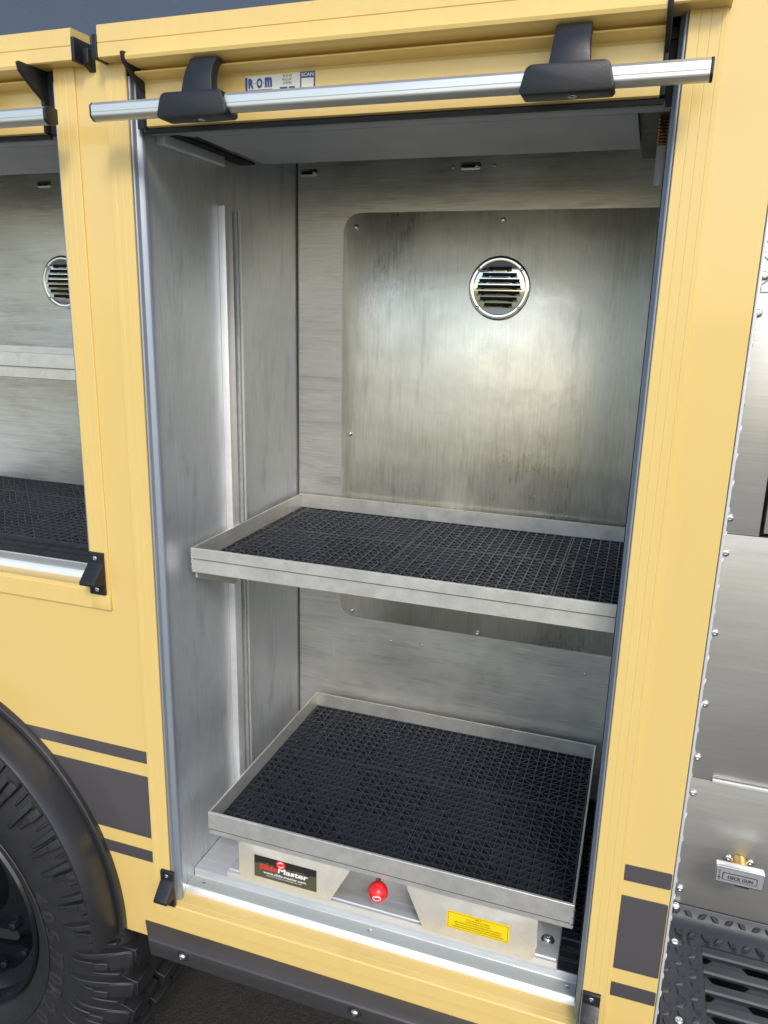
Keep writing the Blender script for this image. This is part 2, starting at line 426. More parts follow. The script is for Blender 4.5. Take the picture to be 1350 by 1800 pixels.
# door-frame extrusions (grooved)
def jamb(x0, x1, z0, z1, yf=.9962, grooves=(), back=1.0004, inner=None):
    p = [(x0, back), (x0, yf + .0008), (x0 + .0008, yf)]
    for gx in grooves: p += [(gx - .0008, yf), (gx - .0003, yf + .00035), (gx + .0003, yf + .00035), (gx + .0008, yf)]
    p += [(x1 - .0012, yf), (x1, yf + .0012), (x1, back)]
    return MB().prism(p, 'z', z0, z1)
jamb(-.7618, -.7272, -1.0850, .334, grooves=(-.7535, -.7515, -.741)).build('door_frame', 'yellow_ext', T)
jamb(.0032, .0424, -1.130, .620, grooves=(.0145, .0255, .0365)).build('door_frame', 'yellow_ext', T)
jamb(-.8500, -.8142, -.4690, .334, grooves=(-.8385, -.8285)).build('door_frame', 'yellow_ext', T)
# sills (profile in y,z)
def sill(x0, x1, zt, zl, name='door_sill'):
    yl = MB().prism([(1.0004, zl - .001), (.9955, zl - .001), (.9955, zt - .0015), (.9975, zt + .0004), (1.0065, zt + .0016), (1.007, zt + .0012), (1.0085, zt + .0018), (1.030, zt + .003), (1.030, zl)], 'x', x0, x1)
    return yl.build(name, 'yellow_ext', T)
sill(-.7268, .0028, -1.0620, -1.0855)
sill(-2.0, -.8504, -.4640, -.4955)
MB().box(-.851, -.8142, .9948, 1.0004, -.4965, -.4695).build('door_sill', 'yellow_ext', T, bevel=.0008)
# aluminium sill angle + grey strip
def angle(x0, x1, zt):
    mb = MB().prism([(1.0305, zt - .012), (1.0305, zt + .004), (1.0340, zt + .0130), (1.0360, zt + .0150), (1.0622, zt + .0165), (1.0622, zt - .012)], 'x', x0, x1)
    o = mb.build('sill_angle', ['bright_al', 'greystrip'], T, smooth=True)
    return o
angle(-.7195, .003, -1.062)
MB().box(-.7195, .003, 1.0365, 1.0605, -1.0462, -1.0450).build('sill_strip', 'greystrip', T)
angle(-2.0, -.852, -.464)
MB().box(-2.0, -.852, 1.0365, 1.0605, -.4482, -.4470).build('sill_strip', 'greystrip', T)
for x in (-.69, -.02, -.36):
    inst('screw', SCREW_F, T, (x, 1.050, -1.0450), (R_(-90), 0, 0))

# vertical tracks
def track(x0, x1, sgn, z0, z1):
    p = [(x0, 1.0), (x0 + sgn * .002, .9985), (x0 + sgn * .004, 1.0), (x0 + sgn * .004, 1.008), (x1 - sgn * .003, 1.010), (x1 - sgn * .0005, 1.012), (x1, 1.015), (x1, 1.0185), (x0, 1.0185)]
    return MB().prism(p, 'z', z0, z1).build('door_track', 'track', T, bevel=.0006)
track(-.7266, -.7150, 1, -1.0600, .31)
track(.0030, -.0055, -1, -1.19, .40)
track(-.8506, -.8640, -1, -.462, .31)
# dark seals along the tracks
MB().box(-.7199, -.7172, 1.0190, 1.0205, -1.0400, .235).build('door_seal', 'seal', T)
MB().box(-.0066, -.0050, 1.0190, 1.0210, -1.0400, .235).build('door_seal', 'seal', T)

# ---- header rails with end caps
def header(x0, x1):
    p = [(1.012, .3265), (.974, .3265), (.9722, .328), (.9722, .3446), (.9733, .3452), (.9722, .3458), (.9722, .3655), (.974, .3675), (1.012, .3685)]
    MB().prism(p, 'x', x0, x1).build('header_rail', 'yellow_ext', T, smooth=True)
header(-.7520, .045); header(-2.0, -.7950)
def cap(x0, x1):
    return MB().box(x0, x1, .9705, 1.013, .3255, .3560).build('header_end_cap', 'black', T, bevel=.0012)
cap(-.7600, -.7522); cap(-.7948, -.7890)
MB().prism([(.985, .326), (1.0, .318), (1.012, .318), (1.012, .345), (.985, .345)], 'x', -.7886, -.7780).build('header_end_cap', 'black', T, bevel=.001)

# ---- rolled-up doors
def door(x0, x1, sticker):
    D = bpy.data.objects.new('roll_up_door', None); COL.objects.link(D); D.parent = T
    # bottom rail: lip, hollow, rib, flat face
    p = [(1.006, .3262), (.962, .3262), (.9555, .3245), (.9530, .3205), (.9545, .3165), (.9590, .3140), (.9880, .3128), (.9905, .3112), (.9860, .3090), (.9740, .3072), (.9728, .3050), (.9760, .3028), (.9930, .3000), (.9955, .2970), (.9955, .2440), (.9975, .2425), (1.006, .2425)]
    MB().prism(p, 'x', x0, x1).build('bottom_rail', 'yellow_ext', D, smooth=True)
    MB().prism([(1.0005, .2420), (.9985, .2405), (1.000, .2365), (1.006, .2360), (1.008, .2420)], 'x', x0 - .006, x1 + .006).build('bottom_seal', 'seal', D)
    return D
D1 = door(-.6955, -.0195, True)
D2 = door(-2.0, -.873, False)
def endplate(x0, x1, par):
    p = [(.9500, .3240), (.9515, .3262), (1.006, .3262), (1.006, .2425), (.9955, .2440), (.9940, .2860), (.9780, .2955), (.9530, .3140)]
    return MB().prism(p, 'x', x0, x1).build('end_plate', 'black', par, bevel=.0008)
endplate(-.7010, -.6957, D1); endplate(-.0193, -.0135, D1); endplate(-.8728, -.8670, D2)
MB().box(-.7148, -.7012, 1.001, 1.012, .2425, .3262).build('end_seal', 'seal', D1)
MB().box(-.0133, .0020, 1.040, 1.045, .2425, .3262).build('end_seal', 'seal', D1)
MB().box(-.8668, -.8510, 1.004, 1.012, .2425, .3262).build('end_seal', 'seal', D2)
# lift bars
def lift_bar(x0, x1, par):
    yb = .942
    sec = rpoly([(yb - .0130, .2440), (yb - .0130, .2575), (yb - .0085, .2615), (yb + .0100, .2615), (yb + .0100, .2420), (yb - .0060, .2388)], [.004, .001, .001, .003, .003, .004], 4)
    b = MB().prism(sec, 'x', x0, x1)
    # fine groove along the front
    o = b.build('lift_bar', 'anod', par, smooth=True)
    MB().box(x0 + .0002, x1 - .0002, yb - .0134, yb - .0128, .2490, .2496).build('bar_groove', 'greystrip', par)
    return o
lift_bar(-.7350, .0290, D1); lift_bar(-2.0, -.8140, D2)
def barcap(x0, x1, par):
    yb = .942
    sec = rpoly([(yb - .0133, .2437), (yb - .0133, .2578), (yb - .0085, .2618), (yb + .0103, .2618), (yb + .0103, .2417), (yb - .0060, .2385)], [.004, .001, .001, .003, .003, .004], 4)
    return MB().prism(sec, 'x', x0, x1).build('bar_end_cap', 'black', par, bevel=.0006)
barcap(-.7378, -.7350, D1); barcap(.0290, .0322, D1); barcap(-.8140, -.8090, D2)
def bracket(cx, par):
    b = MB()
    # clamp block in front of the bar (trapezoid, rounded)
    fr = rpoly([(cx - .052, .2345), (cx + .052, .2345), (cx + .0440, .2650), (cx - .0440, .2650)], [.006, .006, .010, .010], 4)
    b.prism(fr, 'y', .9235, .9560)
    blk = b.build('bracket_block', 'black', par, bevel=.0022, seg=2)
    st = MB()
    # stem: curved strap from the block up to the door rail
    path = [(.944, .2580), (.945, .2720), (.9475, .2850), (.9530, .2970), (.9600, .3060), (.9640, .3120)]
    wd = [.0245, .0220, .0205, .0198, .0198, .0198]
    v = []
    for (y, z), q in zip(path, wd):
        v += [(cx - q, y - .006, z), (cx + q, y - .006, z), (cx + q, y + .010, z), (cx - q, y + .010, z)]
    f = []
    for i in range(len(path) - 1):
        for j in range(4):
            f.append((i * 4 + j, i * 4 + (j + 1) % 4, i * 4 + 4 + (j + 1) % 4, i * 4 + 4 + j))
    f += [(0, 1, 2, 3), (23, 22, 21, 20)]
    st.add(v, f).build('bracket_stem', 'black', par, bevel=.0016)
    inst('screw', SCREW_F, par, (cx + .006, .9400, .2343), (R_(90), 0, 0), 1.2)
bracket(-.5800, D1); bracket(-.1150, D1); bracket(-.985, D2); bracket(-.905 - .06, D2) if False else None
# maker's sticker
st = MB(); yy = .9952
st.box(-.5400, -.4400, yy - .0002, yy + .0004, 0.2745, 0.2960, 0)
def rect(mb, x0, x1, z0, z1, y, mi): mb.add([(x0, y, z0), (x1, y, z0), (x1, y, z1), (x0, y, z1)], [(0, 1, 2, 3)], mi)
y1 = yy - .0006
rect(st, -.5400, -.5368, 0.2745, 0.2945, y1, 1)
text_fit(st, 'R', -.5355, -.5275, 0.2810, 0.2930, y1, 1, .06); text_fit(st, 'O', -.5235, -.5150, 0.2810, 0.2930, y1, 1, .06); text_fit(st, 'm', -.5115, -.5010, 0.2815, 0.2935, y1, 1, .06)
rect(st, -.5262, -.5250, 0.2865, 0.2877, y1, 1); rect(st, -.5140, -.5128, 0.2865, 0.2877, y1, 1)
rect(st, -.5355, -.5010, 0.2790, 0.2795, y1, 1)
for i, t in enumerate(('R·O·M', 'ROLL-UP', 'DOORS')): text_fit(st, t, -.4850 - .001 * (i == 1), -.4730, 0.2920 - .0042 * i, 0.2948 - .0042 * i, y1, 2)
text_fit(st, 'ROBINSON', -.4900, -.4680, 0.2785, 0.2807, y1, 1, .03) if False else rect(st, -.4900, -.4790, 0.2785, 0.2807, y1, 1)
rect(st, -.4770, -.4685, 0.2787, 0.2807, y1, 1)
rect(st, -.4610, -.4400, 0.2745, 0.2965, y1, 3)
text_fit(st, 'SCAN', -.4590, -.4420, 0.2910, 0.2950, y1 - .0003, 0, .02)
rect(st, -.4590, -.4420, 0.2745, 0.2890, y1 - .0003, 0)
st.build('sticker', ['label_w', 'blue', 'ink', 'blue'], D1)

# black door stops
def door_stop(x0, x1, z0, z1):
    B = bpy.data.objects.new('door_stop', None); COL.objects.link(B); B.parent = T
    hh = z1 - z0; d = .030
    side = rpoly([(.9960, z1), (.9905, z1), (.9905, z1 - .26 * hh), (.9962 - d, z1 - .62 * hh), (.9962 - d, z1 - .70 * hh), (.9905, z1 - .74 * hh), (.9905, z0), (.9960, z0)], [0, .003, .004, .006, .004, .003, .001, 0], 3)
    MB().prism(side, 'x', x0, x1).build('stop_body', 'black', B, bevel=.0010)
    cx = (x0 + x1) / 2
    inst('screw', SCREW_F, B, (cx, .9903, z1 - .13 * hh)); inst('screw', SCREW_F, B, (cx, .9903, z0 + .12 * hh))
    # small raised lettering on the sloping face
    tb = MB(); s0 = Vector((0, .9905, z1 - .26 * hh)); s1 = Vector((0, .9962 - d, z1 - .62 * hh)); dd = (s1 - s0); nn = Vector((0, -dd.z, dd.y)).normalized()
    if nn.y > 0: nn = -nn
    v, f, wd, ht = text_geo('ROM', 1.0, .01)
    sc_ = (x1 - x0) * .62 / wd
    tb.add([tuple(Vector((cx + a * sc_, 0, 0)) + s0 + dd * (.55 - b * sc_ * 1.3 / dd.length) + nn * .0004) for a, b in v], f)
    tb.build('embossed_letters', 'blackrub', B)
    return B
door_stop(-.7430, -.7165, -1.0600, -.9870)
door_stop(-.8500, -.8205, -.4690, -.3955)
door_stop(.0045, .0305, -1.0600, -.9870)

# ---- rub rail under the door
rp = [(1.0, -1.1165), (.9975, -1.1165), (.9725, -1.1262), (.9705, -1.1290), (.9750, -1.1650), (.9800, -1.1670), (1.02, -1.1670), (1.02, -1.1530), (1.0, -1.1530)]
rr = MB().prism(rp, 'x', -.7630, .0950)
rr.xform(lambda x, y, z: (x - (.026 if (x < -.7 and y > .99 and z > -1.14) else 0.0), y, z))
rr.build('rub_rail', 'rubrail', T, bevel=.0014)
BR = MB().lathe([(.0001, -.0005), (.0118, -.0005), (.0126, .0002)], (0, 0), 24).mesh('bolt_recess', 'darkgap', None)
for x in (-.6905, -.3552, -.03):
    inst('bolt_recess', BR, T, (x, .9720, -1.1415), (R_(7), 0, 0))
    inst('bolt', SCREW_M, T, (x, .9714, -1.1415), (R_(7), 0, 0), 1.25)

# ---- fender flare
fp = [(.4845, 1.0), (.4845, .9900), (.4815, .9880), (.4770, .9885), (.4755, .9920), (.4735, .9905), (.4740, .975), (.4735, .955), (.4700, .9380), (.4655, .9310), (.4600, .9315), (.4590, .9360), (.4620, .960), (.4640, 1.012), (.4780, 1.012)]
fd = MB().lathe(fp, AC, 72, R_(-.8), R_(181), closed=True)
fd.build('fender_flare', 'blackrub', T, smooth=True)

# ---- main compartment shell
XL, YB = -.7200, 1.5350
MB().box(XL - .01, XL, 1.0195, YB + .01, -1.06, .325).build('side_wall', 'wall_side', T)
MB().box(.0100, .0200, 1.0365, YB + .01, -1.06, .325).build('side_wall', 'wall_side', T)
MB().box(XL + .0006, .0094, YB, YB + .01, -1.06, .3245).build('back_wall', 'wall_back', T)
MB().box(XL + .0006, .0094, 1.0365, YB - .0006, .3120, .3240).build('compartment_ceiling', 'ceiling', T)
MB().box(XL + .0006, .0094, 1.0625, YB - .0006, -1.0580, -1.0300).build('compartment_floor', 'floor_al', T, bevel=.0030)
# corner bead of dark sealant
MB().box(XL + .0006, XL + .0030, YB - .002, YB - .0006, -1.0, .31).build('corner_sealant', 'shade_sealant_grey', T)
# roller cover under the ceiling
MB().prism([(1.100, .2545), (1.100, .2500), (1.205, .2490), (1.206, .2497), (1.310, .2485), (1.310, .2545)], 'x', -.6780, -.0450).build('roller_cover', 'greycover', T)
MB().box(-.690, -.0450, 1.095, 1.312, .2550, .2600).build('cover_tray', 'darkgap', T)
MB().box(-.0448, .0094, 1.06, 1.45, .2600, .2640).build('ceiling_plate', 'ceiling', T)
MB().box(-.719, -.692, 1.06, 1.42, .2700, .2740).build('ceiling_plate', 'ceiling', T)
# grey lintel seal with rounded ends
lp = rpoly([(1.008, .2465), (1.009, .2405), (1.020, .2388), (1.034, .2402), (1.040, .2450), (1.036, .2490), (1.012, .2490)], .002, 3)
MB().prism(lp, 'x', -.7110, -.0155).build('lintel_seal', 'track', T, smooth=True)
MB().prism([(1.041, .2440), (1.098, .2500), (1.098, .2560), (1.041, .2480)], 'x', -.7110, .0020).build('lintel_plate', 'greycover', T)
# led strip along the left wall top
MB().prism([(-.7198, .2330), (-.7060, .2300), (-.7040, .2325), (-.7050, .2460), (-.7198, .2460)], 'y', 1.050, 1.222).build('light_strip', 'trim', T, bevel=.001)
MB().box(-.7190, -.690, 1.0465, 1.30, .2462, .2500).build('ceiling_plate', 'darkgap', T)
# wiring conduit top right
b = MB()
for i in range(9): b.lathe([(.0062, i * .004), (.0078, i * .004 + .001), (.0078, i * .004 + .003), (.0062, i * .004 + .004)], (0, 0), 12)
b.xform(lambda x, y, z: (x, z, -y))
inst('conduit', b.mesh('conduit', 'brass', None, smooth=True), T, (-.0120, 1.17, .2600))
inst('conduit', MB().tube((0, 0, 0), (0, 0, -.05), .0075).mesh('conduit', 'greycover', None, smooth=True), T, (-.0120, 1.17, .2240))
# wall struts on the left wall
def strut(y0, y1, zt, zbm, x=XL, s=1):
    def bx(d, ya, yb, name, mat, up=0.0):
        a, c = sorted((x + .0002 * s, x + d * s))
        MB().box(a, c, ya, yb, zbm, zt + up).build(name, mat, T, bevel=.0005)
    bx(.0135, y0, y0 + .0245, 'shelf_track', 'bright_al')
    bx(.0015, y0 + .0247, y0 + .0430, 'track_slot_shade', 'shade_sealant_grey')  # dark strip paints the shade inside the channel
    bx(.0100, y0 + .0432, y0 + .0490, 'shelf_track', 'floor_al', -.003)
    bx(.0060, y0 + .0492, y0 + .0580, 'track_slot_shade', 'shade_sealant_grey', -.003)
    bx(.0095, y0 + .0582, y0 + .0620, 'shelf_track', 'bright_al', -.002)
strut(1.2200, 1.2820, .1700, -1.0290)
strut(1.2200, 1.2820, .1700, -1.0290, .0100, -1)

# access panel on the back wall + fasteners
px0, px1, pz0, pz1 = -.6120, .03, -.6730, .1925
k = YB / 1.527
MB().prism(rpoly([(px0 * k, pz0 * k), (.0085, pz0 * k), (.0085, pz1 * k), (px0 * k, pz1 * k)], [.045, 0, 0, .045], 8), 'y', YB - .0030, YB - .0006).build('access_panel', 'panel', T, bevel=.0008)
for x, z in ((-.584, .165), (-.287, .175), (-.591, -.253), (-.581, -.657), (-.290, -.667)):
    inst('screw', SCREW_M, T, (x * k, YB - .0030, z * k), sc=.9)
for x, z in ((-.487, -.718), (-.416, -.717), (-.059, -.722), (-.31, .272), (-.39, .271)):
    inst('screw', SCREW_S, T, (x * k, YB, z * k))
def slot(x, z):
    MB().prism(rpoly([(x - .020, z - .007), (x + .020, z - .007), (x + .020, z + .007), (x - .020, z + .007)], .0065, 5), 'y', YB - .0022, YB - .0002).build('slotted_plate', 'steel', T, bevel=.001)
    MB().prism(rpoly([(x - .016, z - .003), (x + .010, z - .003), (x + .010, z + .003), (x - .016, z + .003)], .0025, 4), 'y', YB - .0026, YB - .0020).build('slot_opening', 'darkgap', T)
    inst('screw', SCREW_S, T, (x + .012, YB - .0022, z), sc=1.2)
slot(-.692, .2715); slot(-.357, .2735)
inst('grommet', MB().lathe([(.014, 0), (.0135, -.004), (.010, -.005), (.008, -.002), (.0001, -.001)], (0, 0), 20).mesh('grommet', 'black', None, smooth=True), T, (-.0020, YB, .255))
inst('screw', SCREW_M, T, (-.0020, YB - .001, .255))

def vent(cx, cz, yb):
    V = bpy.data.objects.new('air_vent', None); COL.objects.link(V); V.parent = T
    MB().lathe([(.0600, yb - .0002), (.0600, yb - .0040), (.0590, yb - .0051), (.0563, yb - .0058), (.0532, yb - .0060), (.0505, yb - .0056), (.0498, yb - .0045), (.0495, yb - .0012)], (cx, cz), 72).build('ring', 'chrome', V, smooth=True)
    MB().lathe([(.0496, yb - .0016), (.0001, yb - .0016)], (cx, cz), 48).build('louvre_shade', 'darkgap', V)  # near-black disc stands in for the shade between the louvres
    ro = .0494; rows = 7; pitch = .0112
    zs = [cz + (i - 3) * pitch + .002 for i in range(rows)]
    pl = MB()
    def chord(z):
        d = ro * ro - (z - cz) ** 2; return math.sqrt(d) if d > 0 else 0
    yf = yb - .0058
    def band(z0, z1, in0=0.0, half=None):
        n = 6
        for i in range(n):
            a = z0 + (z1 - z0) * i / n; b = z0 + (z1 - z0) * (i + 1) / n
            ca, cb = chord(a), chord(b)
            dome = lambda x, z: yf - .004 * (1 - min(1, ((x - cx) ** 2 + (z - cz) ** 2) / ro ** 2))
            if half is None:
                seg = 8
                for q in range(seg):
                    u0, u1 = -1 + 2 * q / seg, -1 + 2 * (q + 1) / seg
                    pts = [(cx + ca * u0, a), (cx + ca * u1, a), (cx + cb * u1, b), (cx + cb * u0, b)]
                    pl.add([(x, dome(x, z), z) for x, z in pts], [(0, 1, 2, 3)])
            else:
                for sg in (-1, 1):
                    pts = [(cx + sg * half, a), (cx + sg * max(ca, half), a), (cx + sg * max(cb, half), b), (cx + sg * half, b)]
                    pl.add([(x, dome(x, z), z) for x, z in pts], [(0, 1, 2, 3)])
    zprev = cz - ro + .0002
    for z in zs:
        a, b = z - .0041, z + .0041
        hf = max(.012, min(chord(a), chord(b)) - .0070)
        band(zprev, a); band(a, b, half=hf)
        zprev = b
        # louvre hood: bowed lip below each opening
        lv = MB(); nn = 14; v = []
        for i in range(nn + 1):
            u = -1 + 2 * i / nn; x = cx + hf * 1.06 * u; out = (1 - abs(u) ** 5) * .0085
            dm = yf - .004 * (1 - min(1, ((x - cx) ** 2 + (z - cz) ** 2) / ro ** 2))
            for (dy, dz) in ((0, a - z - .0012), (-out * .75, a - z - .0008), (-out, a - z + .0012), (-out * .9, a - z + .0024), (-out * .2, a - z + .0020)):
                v.append((x, dm + dy, z + dz))
        f = [(i * 5 + j, i * 5 + 5 + j, i * 5 + 6 + j, i * 5 + 1 + j) for i in range(nn) for j in range(4)]
        lv.add(v, f).build('louvre', 'chrome', V, smooth=True)
    band(zprev, cz + ro - .0002)
    pl.build('face', 'chrome', V, smooth=True)
    for a in (40, 140, 222, 318):
        inst('screw', SCREW_S, V, (cx +   .0548 * math.cos(R_(a)), yb - .0058, cz + .0548 * math.sin(R_(a))))
vent(-.2880, .0515, YB - .0030)

# ------------------------------------------------------------------ left compartment (seen in part)
LB = 1.5270; ZF = -.436
MB().box(-2.0, -.8600, LB, LB + .01, -.48, .3245).build('back_wall', 'wall_back', T)
MB().box(-.8600, -.8500, 1.0365, LB + .01, -.48, .325).build('side_wall', 'wall_side', T)
MB().box(-2.01, -2.0, 1.0365, LB + .01, -.48, .325).build('side_wall', 'wall_side', T)
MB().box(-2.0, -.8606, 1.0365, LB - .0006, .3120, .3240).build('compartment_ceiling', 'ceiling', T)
MB().box(-2.0, -.8606, 1.0625, LB - .0006, -.4560, -.4460).build('compartment_floor', 'floor_al', T)
MB().prism([(1.100, .2545), (1.100, .2500), (1.205, .2490), (1.310, .2485), (1.310, .2545)], 'x', -2.0, -.90).build('roller_cover', 'greycover', T)
MB().prism(lp, 'x', -2.0, -.8650).build('lintel_seal', 'track', T, smooth=True)
MB().prism([(1.041, .2440), (1.098, .2500), (1.098, .2560), (1.041, .2480)], 'x', -2.0, -.8620).build('lintel_plate', 'greycover', T)
vent(-1.3150, .0515, LB)
def slotL(x, z):
    MB().prism(rpoly([(x - .020, z - .007), (x + .020, z - .007), (x + .020, z + .007), (x - .020, z + .007)], .0065, 5), 'y', LB - .0022, LB - .0002).build('slotted_plate', 'steel', T, bevel=.001)
    MB().prism(rpoly([(x - .016, z - .003), (x + .010, z - .003), (x + .010, z + .003), (x - .016, z + .003)], .0025, 4), 'y', LB - .0026, LB - .0020).build('slot_opening', 'darkgap', T)
slotL(-1.350, .266)
sh = thing('shelf', 'pale metal shelf in the left compartment, cut off by the photo edge', 'shelf', (-1.4, 1.3, -.13))
def pan(x0, x1, y0, y1, z0, z1, par, t=.003, lip=.0055, mat='tray', name='pan', hem=None):
    """open tray: bottom and four folded walls, a hem line along the front"""
    mb = MB()
    mb.box(x0 + t, x1 - t, y0 + t, y1 - t, z0, z0 + t)
    hz = hem if hem else z0 + (z1 - z0) * .45
    mb.prism([(y0 + .0012, z0), (y0, z0 + .0012), (y0, hz), (y0 - .0016, hz), (y0 - .0016, z1 - .0006), (y0 - .0010, z1), (y0 + t, z1), (y0 + t, z0)], 'x', x0, x1)
    MB().box(x0 + .004, x1 - .004, y0 - .0019, y0 - .0010, hz - .0006, hz + .0006).build('hem_shadow', 'shade_sealant_grey', par)  # thin grey strip drawn for the shadow under the folded hem
    mb.box(x0, x1, y1 - t, y1, z0, z1)
    mb.box(x0, x0 + t, y0 + t, y1 - t, z0, z1); mb.box(x1 - t, x1, y0 + t, y1 - t, z0, z1)
    return mb.build(name, mat, par)
pan(-1.95, -.868, 1.085, 1.26, -.1258, -.0815, sh)

# ------------------------------------------------------------------ the right-hand recess
YS = 1.2900
b = MB(); b.box(.1085, .1122, .9990, 1.03, -1.16, .62); b.build('edge_trim', 'trim', T, bevel=.0010)
bm_ = MB().ball((0, 0, 0), .0048, 10, (.38, .8, 1.35)).mesh('tread_bump', 'trim', None, smooth=True)
z = -1.13
while z < .5:
    inst('tread_bump', bm_, T, (.1122, 1.004, z + random.uniform(-.002, .002)), (0, R_(random.choice((-12, 12))), 0)); z += .0335
MB().box(.1090, .1128, 1.031, 1.289, -1.16, .62).build('recess_side', 'brightplate', T)
SSZ = -.7690
MB().box(.1132, .60, YS, YS + .012, -1.0290, SSZ - .0012).build('lower_panel', 'ss', T, bevel=.0006)
MB().box(.1132, .60, YS, YS + .012, SSZ, -.3285).build('middle_panel', 'ss', T, bevel=.0006)
MB().box(.1132, .1930, YS, YS + .012, -.3275, .0430).build('side_panel', 'ss', T, bevel=.0006)
MB().box(.1932, .60, YS + .012, YS + .02, -.3275, .0430).build('door_gap', 'darkgap', T)
MB().box(.1985, .60, YS - .004, YS + .006, -.3215, .0430).build('access_door', 'ss', T, bevel=.002)
MB().box(.1785, .60, YS - .0060, YS - .0008, -.7705, -.7635).build('hinge_edge', 'bright_al', T, bevel=.001)
MB().box(.1232, .60, YS - .003, YS + .010, .0435, .62).build('tread_kick_plate', 'brightplate', T)
dia = MB().ball((0, 0, 0), .016, 10, (1, .12, .22)).mesh('tread_diamond', 'brightplate', None, smooth=True)
for i in range(6):
    for j in range(8):
        inst('tread_diamond', dia, T, (.150 + i * .03, YS - .003, .060 + j * .03), (0, R_(45 if (i + j) % 2 else -45), 0))
for x, z in ((.1465, .013), (.1475, -.302), (.1485, -.360), (.1495, -.498), (.1500, -.628), (.1505, -.730), (.1515, -.800), (.1525, -.998)):
    inst('screw', SCREW_L, T, (x, YS, z))
inst('screw', SCREW_L, T, (.1475, YS - .003, .0660), sc=1.15)
# round latch at the edge
inst('latch', MB().lathe([(.026, 0), (.026, -.004), (.022, -.006), (.020, -.003), (.0001, -.002)], (0, 0), 32).mesh('latch', ['black'], None, smooth=True), T, (.2420, YS + .006, -.4500))
# drain-valve T handle with its name plate
H = bpy.data.objects.new('valve_handle', None); COL.objects.link(H); H.parent = T
for x in (.2225, .2575): inst('screw', SCREW_L, H, (x, YS - .002, -0.9115))
b = MB().tube((0.240, YS, -0.9195), (.240, YS - .030, -0.9215), .0165, .0150, 24); b.build('collar', 'brass', H, smooth=True)
b = MB().tube((0.240, YS - .028, -0.9215), (.240, YS - .055, -0.9255), .0120, None, 20); b.build('stem', 'chrome', H, smooth=True)
yh = YS - .060
hp = rpoly([(.1965, -0.9185), (.2745, -0.9185), (.2745, -0.8910 - .0), (.1965, -0.8910)], .004, 3)
b = MB().prism(rpoly([(.1965, -0.9205), (.2725, -0.9205), (.2725, -0.8895), (.1965, -0.8895)], .004, 3), 'y', yh, yh + .016); b.build('handle_bar', 'chrome', H, bevel=.0015)
b = MB()
x0, x1, z0, z1 = .1975, .2715, -0.9195, -0.8905; yl = yh - .0004
rect(b, x0 + .001, x1 - .001, z0 + .001, z1 - .001, yl, 0)
b.prism(rpoly([(x0 + .010, z0 + .006), (x1 - .010, z0 + .006), (x1 - .010, z1 - .009), (x0 + .010, z1 - .009)], .003, 3), 'y', yl - .0006, yl, 1)
b.prism(rpoly([(x0 + .0112, z0 + .0072), (x1 - .0112, z0 + .0072), (x1 - .0112, z1 - .0102), (x0 + .0112, z1 - .0102)], .003, 3), 'y', yl - .0010, yl - .0005, 0)
text_fit(b, 'DECK GUN', x0 + .0185, x1 - .0165, z0 + .0095, z0 + .0158, yl - .0014, 1, .03)
for i, ch in enumerate('DRAIN'): text_fit(b, ch, x0 + .0040, x0 + .0068, z1 - .0085 - i * .0042, z1 - .0055 - i * .0042, yl - .0005, 1, .01)
b.build('name_plate', ['label_s', 'ink'], H)
# black tread-plate step
ZP = -1.0600
P_ = bpy.data.objects.new('tread_step', None); COL.objects.link(P_); P_.parent = T
prof = [(YS - .001, -1.0296), (YS - .004, -1.0300)] + [(YS - .004 - .040 * (1 - math.cos(R_(a))), -1.020 - .0400 * math.sin(R_(a)) - .0000) for a in (15, 30, 45, 60, 75, 90)]
prof = [(YS - .0010, -1.0296), (YS - .0035, -1.0330), (YS - .008, -1.0430), (YS - .018, -1.0520), (YS - .032, -1.0575), (YS - .050, ZP), (.992, ZP), (.985, ZP - .004), (.982, ZP - .02), (.982, ZP - .06)]
gx0, gx1, gy0, gy1 = .1930, .60, .998, 1.2350
tp = MB()
tp.sheet(prof[:6], 'x', .1232, .60)
tp.add([(.1232, 1.24, ZP), (gx0, 1.24, ZP), (gx0, .99, ZP), (.1232, .99, ZP)], [(0, 1, 2, 3)])
tp.add([(gx0, 1.24, ZP), (gx1, 1.24, ZP), (gx1, gy1, ZP), (gx0, gy1, ZP)], [(0, 1, 2, 3)])
tp.add([(.1232, .99, ZP), (gx1, .99, ZP), (gx1, .985, ZP - .02), (.1232, .985, ZP - .02)], [(0, 1, 2, 3)])
tp.add([(.1232, 1.24, ZP), (.1232, .99, ZP), (.1180, .99, ZP - .006), (.1180, 1.24, ZP - .006)], [(0, 1, 2, 3)])
tp.build('step_plate', 'tread', P_, smooth=True)
def dmesh():
    b = MB(); n = 8; L = .0110; Wd = .0046; hgt = .0030
    top = []; bot = []
    for i in range(n):
        a = 2 * math.pi * i / n
        bot.append((L * math.cos(a) * (1 if i % 4 == 0 else .62), Wd * math.sin(a) * 1.15, 0)); top.append((L * .80 * math.cos(a) * (1 if i % 4 == 0 else .62), Wd * .62 * math.sin(a), hgt))
    b.add(bot + top, [(i, (i + 1) % n, n + (i + 1) % n, n + i) for i in range(n)] + [tuple(range(n, 2 * n))])
    return b.mesh('tread_diamond', 'tread', None, bevel=0)
DM = dmesh()
nx = 0
for i in range(16):
    for j in range(12):
        x = .1335 + i * .0222; y = 1.005 + j * .0222
        if x > .46: continue
        if x > gx0 - .008 and y < gy1 + .012: continue
        al = 38 if (i + j) % 2 else -52
        zz = ZP; rx = 0
        if y > 1.243:
            t = (y - 1.243)
            if y > 1.285: continue
            zz = ZP + .0018 + t * .28; rx = R_(22)
        inst('tread_diamond', DM, P_, (x + random.uniform(-.0006, .0006), y, zz), (rx, 0, R_(al)))
